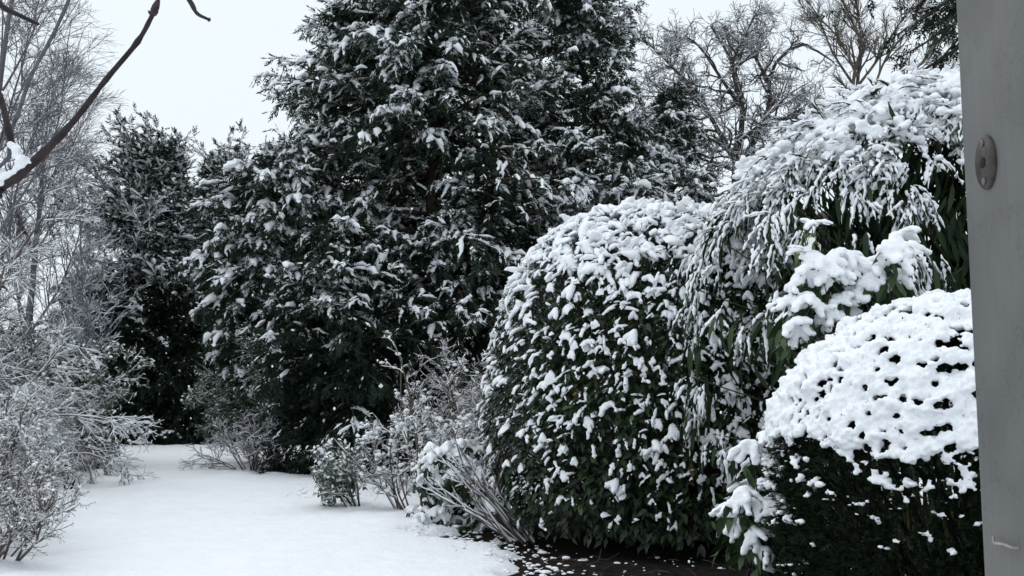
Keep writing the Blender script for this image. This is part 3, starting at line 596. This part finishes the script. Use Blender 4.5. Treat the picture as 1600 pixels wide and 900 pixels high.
# snow clumps
S, n_, d_ = sell(16000, LC, LA, 2.7, rng, 110, .035, yback=.75); ok = S[:, 2] > .25; S, n_ = S[ok], n_[ok]
diag = np.stack([S[:, 0] * .6 - S[:, 2] * .6, S[:, 1] * .6, S[:, 0] * .25 + S[:, 2] * .25], -1)
nz = Noise(120)(diag, 8) * .34 + Noise(121)(S, 24) * .42
base_p = np.interp(S[:, 2], [.25, .55, 1.0, 1.7, 2.3, 2.8, 3.2], [.05, .18, .34, .46, .64, 1.0, 1.6]) * (1 + .35 * smooth01(S[:, 0], .2, 2.0)) * (1 - .45 * smooth01(-S[:, 0], -.5, .1) * smooth01(-S[:, 2], -1.9, -1.3))
pr = np.clip(base_p * np.clip(1 + nz * (1.2 - .7 * smooth01(S[:, 2], 2.35, 3.1)), .06, 2.2), 0, 1.5) * (.56 + .35 * smooth01(S[:, 2], 2.4, 3.1)); on = rng.random(len(S)) < pr
S1, n1_ = S[on], n_[on]; N = len(S1); a = Acc(); hi = smooth01(S1[:, 2], 2.2, 3.1)
def pad_tpl(seed, vox=.165):
    """one pad of snow on a few fanned leaves"""
    r = np.random.default_rng(seed); a_ = Acc()
    for f in range(r.integers(1, 5)):
        an = r.uniform(-1.0, 1.0); n = 5; x = np.linspace(.0, r.uniform(.7, 1.05), n); rr = r.uniform(.15, .24) * (1.1 - .55 * np.abs(x - .35)) * r.uniform(.8, 1.15, n)
        C = np.stack([x * math.cos(an), x * math.sin(an) * .8, -.28 * x * x + r.normal(size=n) * .02], -1); blobs(a_, C, np.stack([rr * 1.15, rr * 1.1, rr * .85], -1), ICO0, r)
    me_ = fuse(a_, vox, 1, seed, .022, 6); V = np.empty(len(me_.vertices) * 3, np.float32); me_.vertices.foreach_get("co", V); me_.calc_loop_triangles()
    F = np.empty(len(me_.loop_triangles) * 3, np.int32); me_.loop_triangles.foreach_get("vertices", F); bpy.data.meshes.remove(me_); return V.reshape(-1, 3), F.reshape(-1, 3)
dn = nrm(n1_ * .55 + np.array([-.22, -.1, -.62]) + rng.normal(size=(N, 3)) * .38); up = n1_ * .55 + np.array([0, 0, .9]) + rng.normal(size=(N, 3)) * .15
size = np.clip(rng.lognormal(-2.36, .38, N), .04, .165) * (.95 + .5 * hi); v = rng.integers(0, 14, N); Rm = frames(dn, up, size); Lc = S1 + n1_ * (rng.uniform(-.01, .055, N) + .01 * hi)[:, None] - dn * (size * .35)[:, None] + np.array([0, 0, .012])
for q in range(14): a.inst(pad_tpl(700 + q), Rm[v == q], Lc[v == q])
print("laurel clumps", N)
a.obj("snow", M['snow'], laurel, True, smooth=True)
# snow on single low leaves, each its own lump
def lump_tpl(seed):
    r = np.random.default_rng(seed); a_ = Acc(); n = r.integers(3, 7); x = np.linspace(0, 1, n)
    rr = r.uniform(.13, .24, n) * (1 - .5 * np.abs(x - .45)); C = np.stack([x * .9, r.normal(size=n) * .09, -.22 * x * x + r.normal(size=n) * .02], -1)
    blobs(a_, C, np.stack([rr * 1.2, rr * 1.1, rr * .7], -1), ICO0, r); me_ = fuse(a_, .085, 1, seed, .025, 6)
    V = np.empty(len(me_.vertices) * 3, np.float32); me_.vertices.foreach_get("co", V); F = [list(p.vertices) for p in me_.polygons]; bpy.data.meshes.remove(me_); return V.reshape(-1, 3), np.array(F)
low = np.where((S[:, 2] > .3) & (S[:, 2] < 2.1) & (n_[:, 1] < -.05) & ~on)[0]; low = rng.choice(low, 140, replace=False)
for k in range(6):
    ii = low[k::6]; ld = nrm(n_[ii] * .6 + rng.normal(size=(len(ii), 3)) * .4 + np.array([-.2, 0, -.75])); pieces("snow_clump", lump_tpl(130 + k), frames(ld, n_[ii] * .6 + np.array([0, 0, .8]) + rng.normal(size=(len(ii), 3)) * .2, rng.uniform(.06, .14, len(ii))), S[ii] + n_[ii] * .035, M['snow'], laurel, True)
print("laurel", round(time.time() - T0, 1))

# bamboo
rng = np.random.default_rng(201); BC, BA = np.array([4.12, 9.2, 1.75]), np.array([2.3, 1.5, 2.40])
bam = thing("bamboo_clump", "tall bamboo bowed under snow between the laurel hedge and the door post", "bamboo", (4.05, 9.5, 0))
S, n_, d_ = sell(6000, BC, BA, 2.4, rng, 210, .06, zmin=-.35, yback=.45)
ok = (S[:, 2] > .75); S, n_ = S[ok], n_[ok]; S[:, 2] += .17 * (S[:, 0] - 4.0) * smooth01(S[:, 2], 2.5, 3.8)
cave = (S[:, 0] > 3.4) & (S[:, 2] < 3.42); left = S[:, 0] < 2.9
keep = rng.random(len(S)) < np.interp(S[:, 2], [.8, 1.4, 2.0, 2.7, 3.05, 3.35, 3.7], [.05, .11, .09, .11, .30, .62, .8]) * np.where(cave, .10, 1) * np.where(~left & (S[:, 2] < 2.2), .25, 1)
S, n_ = S[keep], n_[keep]; NF = len(S); print("fans", NF)
la, sa, ta = Acc(), Acc(), Acc(); topw = smooth01(S[:, 2], 3.2, 3.7); lf_R, lf_L = [], []
yaw = rng.normal(size=NF) * .65; o_ = nrm(np.stack([n_[:, 0] - .2, np.minimum(n_[:, 1], .2) - .25, 0 * n_[:, 0]], -1)); out_d = np.stack([o_[:, 0] * np.cos(yaw) - o_[:, 1] * np.sin(yaw), o_[:, 0] * np.sin(yaw) + o_[:, 1] * np.cos(yaw), 0 * yaw], -1); ftilt = rng.normal(size=NF) * .35; barefan = rng.random(NF) < .06; tq = np.linspace(0, 1, 11)
for j in range(7):
    m = rng.random(NF) < .9; fanout = (j - 3) * .34 + rng.normal(size=NF) * .12
    c, s_ = np.cos(fanout), np.sin(fanout); hd = np.stack([out_d[:, 0] * c - out_d[:, 1] * s_, out_d[:, 0] * s_ + out_d[:, 1] * c, 0 * c], -1)
    tilt = np.interp(S[:, 2], [1.6, 2.8, 3.5, 4.2], [-1.9, -1.5, -.7, -.3])
    dd = nrm(hd + np.array([0, 0, 1]) * (tilt + ftilt + rng.normal(size=NF) * .4)[:, None]); Ln = rng.uniform(.17, .31, NF)
    st = S + rng.normal(size=S.shape) * .04; up = hd * .8 + np.array([0, 0, .6]); Ln = Ln * np.where(barefan, 1.25, 1); Rm = frames(dd, up, Ln); lf_R.append(Rm[m]); lf_L.append(st[m])
    sn = m & ~barefan & (rng.random(NF) < np.interp(S[:, 2], [.9, 2.4, 2.9, 3.3], [.6, .6, .8, .95])) & (S[:, 1] < 9.6)
    Q = st[:, None] + dd[:, None] * (Ln[:, None] * tq)[..., None] - (Ln * .25)[:, None, None] * nrm(Rm[:, None, :, 2]) * (tq ** 2)[None, :, None] + (nrm(up) * .012)[:, None]
    r = rng.uniform(.0105, .0165, (NF, 1)) * np.array([.3, .85, 1, 1.05, 1.05, 1, 1, .9, .8, .7, .15]) * rng.choice([.35, .8, 1.1, 1.3, 1.5], (NF, 11)); r[rng.random(r.shape) < .07] = .0005; r[:, 7:] *= np.where(rng.random((NF, 1)) < .35, .15, 1) * (1 + .45 * topw[:, None])
    tubes(Q[sn] + rng.normal(size=(sn.sum(), 11, 3)) * .005, r[sn], 5, ta)
ta.obj("leaf_snow", M['snow'], bam, True, smooth=True)
cu = np.where((S[:, 2] > 3.0) & (S[:, 1] < 9.9))[0]                # cushions where the leaf masses close up on top
for q in range(9):
    mm = rng.random(len(cu)) < .10 + .85 * topw[cu]; r = rng.uniform(.016, .054, len(cu)) * (.35 + .75 * topw[cu]); cc = S[cu] + rng.normal(size=(len(cu), 3)) * np.array([.09, .08, .05]) + np.array([0, -.02, .0])
    blobs(sa, cc[mm], np.stack([r * 1.3, r * 1.2, r * .75], -1)[mm], ICO0, rng)
lf_R, lf_L = np.concatenate(lf_R), np.concatenate(lf_L)
# dark hanging leaves beneath the snowy shell
Sd, nd_, _ = sell(13000, BC, BA * np.array([.93, .88, .95]), 2.4, rng, 211, .05, zmin=-.5, yback=.4); ok = (Sd[:, 2] > np.where(Sd[:, 0] < 3.0, 1.75, .9)) & (rng.random(len(Sd)) < .55); Sd, nd_ = Sd[ok], nd_[ok]
Sd = Sd - nd_ * (rng.random((len(Sd), 1)) * .7)
ex = 2600; Se = np.stack([rng.uniform(3.3, 5.9, ex), rng.uniform(8.5, 10.2, ex), rng.uniform(1.3, 3.75, ex)], -1); Sd = np.concatenate([Sd, Se]); nd_ = np.concatenate([nd_, np.tile([0, -1., .2], (ex, 1))])   # dark heart of the clump
dd = nrm(np.stack([rng.normal(size=len(Sd)) * .5 - .1, rng.normal(size=len(Sd)) * .4 - .15, -np.ones(len(Sd))], -1)); Rd = frames(dd, nd_ + rng.normal(size=Sd.shape) * .6, rng.uniform(.16, .32, len(Sd)))
front = np.argsort(Sd[:, 1] + rng.random(len(Sd)) * .3)[:250]; msk = np.ones(len(Sd), bool); msk[front] = False
pieces("leaf", LEAF_BAM, Rd[front], Sd[front], M['bamboo'], bam)
la.inst(LEAF_BAM, np.concatenate([lf_R, Rd[msk]]), np.concatenate([lf_L, Sd[msk]])); la.obj("leaves", M['bamboo'], bam, True)
a = Acc(); k = rng.integers(0, NF, 110); P0 = np.stack([4.3 + rng.normal(size=110) * .5, 9.8 + rng.normal(size=110) * .35, np.zeros(110)], -1); P2 = S[k]
mid = P0 * .6 + P2 * .4; mid[:, 2] = P2[:, 2] * .75; m1 = P0 * .9 + P2 * .1; m1[:, 2] = P2[:, 2] * .4
tubes(np.stack([P0, m1, mid, P2 + np.array([0, 0, .05]), P2], 1), np.tile([[.012, .011, .009, .006, .004]], (110, 1)), 6, a); a.obj("culms", M['culm'], bam, smooth=True)
me = fuse(sa, .0185, 1, 2, .006, 55); link("snow", me, M['snow'], bam, True)
print("bamboo", round(time.time() - T0, 1))

# leafy shrub with snow pads, between bamboo and yew
def pad_shrub(label, whorls, base, seed, size=.13, n=7, tilt=-.5, name="rhododendron_shrub", voxel=.0115, fat=1.0, cat="shrub", parts=200, mt='rhodo', spread=1.0, bump=.0025):
    rng = np.random.default_rng(seed); t = thing(name, label, cat, base); W = np.asarray(whorls); N = len(W); sa = Acc(); Rs, Ls = [], []
    for j in range(n):
        az = j * 2 * PI / n + rng.uniform(0, 6.28, N) * .3 + rng.normal(size=N) * .2; el = tilt + rng.normal(size=N) * .3
        d = nrm(np.stack([np.cos(az) * np.cos(el), np.sin(az) * np.cos(el) - .15, np.sin(el)], -1)); Ln = size * rng.uniform(.7, 1.25, N) * spread
        Rs.append(frames(d, np.tile([0, 0, 1.], (N, 1)) + rng.normal(size=(N, 3)) * .15, Ln * 1.08)); Ls.append(W)
        for q in range(6):
            tq = .12 + .15 * q; r = size * rng.uniform(.14, .2, N) * (1 - .5 * abs(tq - .5)) * fat; mm = rng.random(N) < .93
            p = W + d * (Ln * tq)[:, None] - np.array([0, 0, .22]) * (Ln * tq * tq)[:, None] + np.array([0, 0, 1]) * (r * .6)[:, None]
            blobs(sa, p[mm], np.stack([r * 1.15, r * 1.15, r * .85], -1)[mm], ICO0, rng)
    for j in range(7):                                             # leaves hanging under the loaded ones
        az = rng.uniform(0, 6.28, N); d = nrm(np.stack([np.cos(az) * .6, np.sin(az) * .6 - .1, -rng.uniform(.6, 1.3, N)], -1)); Rs.append(frames(d, rng.normal(size=(N, 3)) + np.array([0, -.6, .4]), size * rng.uniform(.8, 1.3, N))); Ls.append(W - np.array([0, 0, .03]) - rng.random((N, 3)) * np.array([.06, -.08, .14]))
    R_, L_ = np.concatenate(Rs), np.concatenate(Ls); k = np.argsort(L_[:, 1] + rng.random(len(L_)) * .3); parts = min(parts, len(k))
    pieces("leaf", LEAF_RH, R_[k[:parts]], L_[k[:parts]], M[mt], t)
    if len(k) > parts:
        a = Acc(); a.inst(LEAF_RH, R_[k[parts:]], L_[k[parts:]]); a.obj("leaves", M[mt], t, True)
    b = np.asarray(base); a = Acc(); P0 = np.tile(b, (N, 1)) + rng.normal(size=(N, 3)) * np.array([.12, .1, 0]); mid = P0 * .45 + W * .55 + rng.normal(size=(N, 3)) * .06; mid[:, 2] = W[:, 2] * .5
    tubes(np.stack([P0, mid, W], 1), np.tile([[.012, .006, .003]], (N, 1)), 5, a); a.obj("stems", M['magnolia'], t)
    link("snow", fuse(sa, voxel, 1, seed, bump, 70), M['snow'], t, True); return t
rng = np.random.default_rng(301)
def scatter(poly_px, n, Y0, Y1, rng):
    P = np.array(poly_px, float); lo, hi = P.min(0), P.max(0); res = []
    while len(res) < n:
        x, y = rng.uniform(lo, hi); ins = False; j = len(P) - 1
        for i in range(len(P)):
            if (P[i, 1] > y) != (P[j, 1] > y) and x < (P[j, 0] - P[i, 0]) * (y - P[i, 1]) / (P[j, 1] - P[i, 1]) + P[i, 0]: ins = not ins
            j = i
        if ins:
            p = at(x, y, rng.uniform(Y0, Y1))
            if all(np.hypot(*(p - q)[[0, 2]]) > .05 for q in res): res.append(p)
    return np.array(res)
pad_shrub("broad leaved shrub heaped with thick snow just above the clipped yew", scatter([(1235, 480), (1255, 420), (1300, 395), (1370, 385), (1400, 365), (1450, 375), (1440, 400), (1390, 440), (1330, 470), (1290, 510), (1235, 520)], 46, 6.4, 7.0, rng), (2.45, 6.9, 0), 302, size=.15, fat=1.35)
pad_shrub("low broad leaved shrub with long snow pads left of the clipped yew", np.concatenate([scatter([(1130, 770), (1170, 740), (1205, 740), (1215, 800), (1200, 870), (1130, 800)], 13, 5.7, 6.1, rng), scatter([(1165, 690), (1200, 670), (1205, 720)], 3, 5.7, 6, rng)]), (1.5, 6.1, 0), 303, size=.15, tilt=-.8, fat=1.0, parts=110)
pad_shrub("sparse twig with pale green cupped leaves poking out above the heaped shrub", np.array([at(1268, 352, 6.6), at(1262, 395, 6.5)]), (2.3, 6.8, 0), 304, size=.14, n=5, tilt=.3, parts=20, mt='laurel_pale', name="leafy_sapling", cat="sapling")
pad_shrub("round evergreen bush capped with thick snow beside the leaning stems", np.concatenate([scatter([(655, 730), (670, 695), (730, 685), (760, 700), (760, 760), (700, 750), (660, 760)], 60, 11.0, 11.8, rng), scatter([(650, 770), (760, 760), (770, 830), (700, 840), (640, 820)], 38, 11.1, 11.7, rng)]), (-.75, 11.6, 0), 305, size=.12, fat=1.35, voxel=.0145, parts=250, name="evergreen_bush")

# clipped yew
rng = np.random.default_rng(401); YC, YA = np.array([2.64, 5.6, .80]), np.array([1.20, 1.0, 1.20])
yew = thing("clipped_yew", "domed clipped yew under a thick snow cap in the right foreground", "topiary bush", (2.72, 5.6, 0))
S, n_, _ = sell(46000, YC, YA, 2.7, rng, 410, .03, yback=.5); ok = S[:, 2] > .03; S, n_ = S[ok], n_[ok]; Pn = S - n_ * (rng.random((len(S), 1)) ** 1.3 * .16)
d = nrm(n_ + rng.normal(size=S.shape) * .55 + np.array([0, 0, .25])); v = rng.integers(0, 4, len(S)); Rm = frames(d, rng.normal(size=S.shape) * .6 + np.array([0, 0, 1.]), rng.uniform(.03, .06, len(S))); a = Acc()
for q in range(4): a.inst(SMALL[q], Rm[v == q], Pn[v == q])
a.obj("foliage", M['yew'], yew, True)
S2, n2, _ = sell(5000, YC, YA * .84, 2.7, rng, 411, .03, yback=.9); d = nrm(n2 + rng.normal(size=S2.shape) * .6); a = Acc(); a.inst(SPRIGS[0], frames(d, rng.normal(size=S2.shape) + np.array([0, 0, 1.]), rng.uniform(.08, .13, len(S2))), S2); 
k = rng.integers(0, len(S), 90); P0 = np.tile([2.72, 5.6, 0], (90, 1)) + rng.normal(size=(90, 3)) * np.array([.25, .2, 0]); tubes(np.stack([P0, P0 * .5 + S[k] * .5, S[k] - n_[k] * .08], 1), np.tile([[.025, .015, .005]], (90, 1)), 5, a)
a.obj("inner_growth", M['yew'], yew, True)
S, n_, _ = sell(52000, YC, YA, 2.7, rng, 410, .03, yback=.55)
cov = np.interp(S[:, 2], [.75, 1.05, 1.26, 1.36, 1.6], [-1.9, -1.1, -.1, .9, 1.5]) + (.26 * Noise(420)(S, 8) + .55 * Noise(421)(S * np.array([.6, .6, 1.9]), 24) + .25 * Noise(422)(S, 60)) * np.interp(S[:, 2], [1.2, 1.4, 1.6, 1.9], [.8, .62, .40, .22]) + .18 * smooth01(-S[:, 0], -2.4, -1.2)
on = (cov > .1) & (rng.random(len(S)) < .75); a = Acc(); N = on.sum(); r = rng.uniform(.009, .024, N) * (.75 + .45 * smooth01(cov[on], .1, 1.4))
blobs(a, S[on] + n_[on] * (.030 + .014 * Noise(423)(S[on] * np.array([.7, .7, 1.5]), 34)[:, None] + .008 * Noise(424)(S[on], 75)[:, None] + rng.uniform(-.008, .012, (N, 1))) + np.array([0, 0, .01]), np.stack([r * 1.25, r * 1.15, r * .85], -1), ICO0, rng)
fl = np.where((cov <= .1) & (S[:, 2] > .55))[0]; w_ = smooth01(cov[fl], -2.4, .1) * (.14 + .3 * (S[fl, 0] > 2.2)) * (1 + 2.5 * smooth01(cov[fl], -.9, .1)); fl = fl[rng.random(len(fl)) < w_ * .30]
for q in range(3):
    r = rng.uniform(.007, .014, len(fl)); blobs(a, S[fl] + n_[fl] * .02 + rng.normal(size=(len(fl), 3)) * np.array([.022, .015, .005]), np.stack([r * 1.5, r * 1.3, r * .8], -1), ICO0, rng)
link("snow", fuse(a, .0115, 1, 3, .0034, 150), M['snow'], yew, True)
print("yew", round(time.time() - T0, 1))

# ------------------------------------------------------------------ near bare tree whose twigs reach in from the left
mt = thing("budding_tree", "near bare tree at the left edge, its thick snowy branch ending in a dark bud", "bare tree", (-1.42, 1.62, 0))
D = 1.6; B = np.array([-1.42, 1.62, 0])
trunk = pts_poly([B, B + np.array([.03, -.02, 1.0]), B + np.array([-.02, 0, 1.7]), B + np.array([.05, .05, 2.7]), B + np.array([-.05, .1, 3.8]), B + np.array([.05, .12, 5.0])], 20); a = Acc(); tubes(trunk[None], np.linspace(.055, .004, 20)[None], 12, a); a.obj("trunk", M['magnolia'], mt, smooth=True)
def limb(pts, r0, r1, K=26, knots=0, seed=0, wood='magnolia'):
    r = np.random.default_rng(seed); P = pts_poly(pts, K); R = np.interp(np.linspace(0, 1, K), np.linspace(0, 1, len(r0)) if np.ndim(r0) else [0, 1], r0 if np.ndim(r0) else [r0, r1]) * (1 + .05 * r.normal(size=K))
    for k in range(knots): R[r.integers(3, K - 2)] *= 1.22
    a = Acc(); tubes(P[None], R[None], 10, a); a.obj("branch", M[wood], mt, smooth=True); return P, R
b1 = limb([B + np.array([0, 0, 1.78]), at(-60, 320, D), at(0, 290, D), at(36, 268, D), at(110, 195, D), at(165, 125, D), at(215, 65, D), at(239, 22, D)], [.016, .0125, .0100, .0078, .0052, .0045, .0040, .0036], 0, 36, 6, 1)
b2 = limb([at(34, 266, D), at(16, 215, D + .01), at(2, 155, D + .02), at(-25, 80, D + .03)], .0062, .0042, 20, 2, 2)
b3 = limb([B + np.array([.0, .02, 2.2]), at(-30, 260, 2.2), at(20, 195, 2.2), at(48, 120, 2.25), at(85, 50, 2.3), at(118, -25, 2.35), at(150, -110, 2.4)], .0052, .0036, 26, 4, 3, 'greytwig')
b4 = limb([B + np.array([.03, .03, 2.6]), at(60, -190, 1.9), at(230, -80, 1.9), at(292, -5, 1.9), at(307, 20, 1.9), at(325, 30, 1.9)], .008, .0028, 22, 3, 4)
b5 = limb([B + np.array([.02, .0, 2.35]), at(-60, -40, 1.8), at(0, 8, 1.8), at(35, 26, 1.8), at(60, 38, 1.8)], .008, .003, 16, 2, 5)
def bud(p, d, L, wd):
    prof = np.array([.55, 1, .95, .62, .12]); x = np.array([0, .25, .5, .78, 1.0]); a = Acc()
    tubes((p + np.outer(x, d) * L)[None], (prof * wd)[None], 8, a); d = np.asarray(d)
    for s in (-1, 1):                                              # the pair of small side buds
        q = nrm(d + np.array([s * 1.2, 0, -.2])); tubes((p + np.outer(np.array([0, .5, 1]), q) * L * .4)[None], (np.array([.5, .5, .08]) * wd)[None], 6, a)
    a.obj("bud", M['bud'], mt, smooth=True)
tipd = nrm(b1[0][-1] - b1[0][-3]); bud(b1[0][-1] - tipd * .002, tipd * .9 + np.array([0, 0, .25]), .028, .0068)
bud(b4[0][-1], nrm(b4[0][-1] - b4[0][-2]), .006, .0045)
sn = Acc(); rng = np.random.default_rng(501)
def drape(P, R, i0, i1, n, lo, hi, k=.9):
    t = rng.uniform(i0, i1, n) ; i = t.astype(int); f = (t - i)[:, None]; p = P[i] * (1 - f) + P[i + 1] * f; rr = R[i] * rng.uniform(lo, hi, n)
    blobs(sn, p + np.stack([rng.normal(size=n) * .003, rng.normal(size=n) * .004, R[i] * k], -1), np.stack([rr * 1.2, rr * 1.2, rr], -1), ICO1, rng)
drape(b1[0], b1[1], 0, 12, 150, .35, .75, .9); drape(b1[0], b1[1], 11.5, 17, 46, .35, .65); drape(b1[0], b1[1], 16, 30, 60, .15, .4); drape(b2[0], b2[1], 0, 4.5, 36, .6, 1.0, .9); drape(b2[0], b2[1], 12, 16, 20, .4, .7)
blobs(sn, np.tile(at(38, 258, D), (26, 1)) + rng.normal(size=(26, 3)) * np.array([.006, .005, .004]), np.tile([[.006, .006, .005]], (26, 1)), ICO1, rng)
link("snow", fuse(sn, .0024, 2, 9, .0007, 240), M['snow'], mt, True)

# ------------------------------------------------------------------ small things on the ground and in the air
rng = np.random.default_rng(601)
def tuft(name, label, cat, loc, n, L, mt_, seed):
    r = np.random.default_rng(seed); t = thing(name, label, cat, loc); a = Acc(); d = nrm(np.stack([r.normal(size=n) * .5, r.normal(size=n) * .5, np.ones(n)], -1)); a.inst(LEAF_BAM, frames(d, r.normal(size=(n, 3)), L * r.uniform(.6, 1.1, n)), np.asarray(loc, float) + r.normal(size=(n, 3)) * np.array([.03, .03, 0])); a.obj("blades", M[mt_], t, True)
    s = Acc(); pp = np.asarray(loc, float) + d * L * .7; rr = np.full(n, L * .1); blobs(s, pp, np.stack([rr, rr, rr * .6], -1), ICO0, r); s.obj("snow", M['snow'], t, True, smooth=True)
tuft("grass_tuft", "dark green leaf tuft sticking out of the snow by the left shrubs", "plant", (*at(104, 762, 14.5)[:2], .04), 14, .22, 'conifer', 1)
tuft("young_plant", "small plant with a snowy top before the dark thicket, left of the lawn end's middle", "plant", (*at(212, 700, 25.1)[:2], .0), 26, .6, 'conifer', 2)
tuft("young_plant", "small snow dusted plant at the middle of the dark lawn end", "plant", (*at(262, 700, 25.2)[:2], .0), 26, .5, 'conifer', 3)
tuft("young_plant", "tiny plant with snow near the right corner of the dark lawn end", "plant", (*at(352, 700, 25.3)[:2], .0), 20, .4, 'conifer', 4)
# twig litter on the bare soil
a = Acc(); n = 420; Xl = np.concatenate([rng.uniform(.2, 3.6, 120), rng.uniform(-9.2, -3, 300)]); Yl = np.concatenate([rng.uniform(7.6, 9.6, 120), rng.uniform(24.6, 26, 300)]); s = np.stack([Xl, Yl, np.full(n, .012)], -1); dd = rng.normal(size=(n, 3)) * np.array([1, 1, .12])
tubes(poly(s, dd, rng.uniform(.08, .35, n), 4, .2, 0, rng), np.tile([[.005, .004, .003, .002]], (n, 1)), 3, a); o = a.obj("twig_litter", M['bark'], None, True)
# snow crumbs: shaken from the branches on to the bed and the lawn edge
n = 900; t_ = rng.random(n); ex_ = np.interp(t_, [0, .25, .5, .75, 1], [-4.3, -2.9, -1.3, -.1, .45]); ey_ = np.interp(t_, [0, .25, .5, .75, 1], [17.6, 14.4, 11.6, 9.9, 8.2])
cx = ex_ + rng.normal(size=n) * .22 + .05; cy = ey_ + rng.normal(size=n) * .3; m_ = rng.random(n) < .10; cx[m_] = rng.uniform(.2, 3.4, m_.sum()); cy[m_] = rng.uniform(8.0, 9.5, m_.sum())
a = Acc(); rr = rng.lognormal(-4.45, .5, n).clip(.005, .04); zz = np.where(bare(cx, cy) > .5, -.01, .055); blobs(a, np.stack([cx, cy, zz], -1), np.stack([rr * rng.uniform(.8, 1.6, n), rr, rr * .45], -1), ICO1, rng); o = a.obj("snow_crumbs", M['snow'], None, True, smooth=True)
# flakes drifting down
n = 260; yy = rng.uniform(3.5, 16, n); xx = rng.uniform(-.52, .5, n) * yy; zz = rng.uniform(.05, .42, n) * yy + rng.uniform(-.5, 1.0, n); a = Acc(); rr = rng.uniform(.003, .006, n)
blobs(a, np.stack([xx, yy, np.maximum(zz, .3)], -1), np.stack([rr, rr, rr * 1.3], -1), ICO0, rng); a.obj("falling_snow", M['dust'], None, True, smooth=True)
print("done", round(time.time() - T0, 1), "objects", len(SC.objects), "tris", sum(len(m_.loops) - 2 * len(m_.polygons) for m_ in bpy.data.meshes))
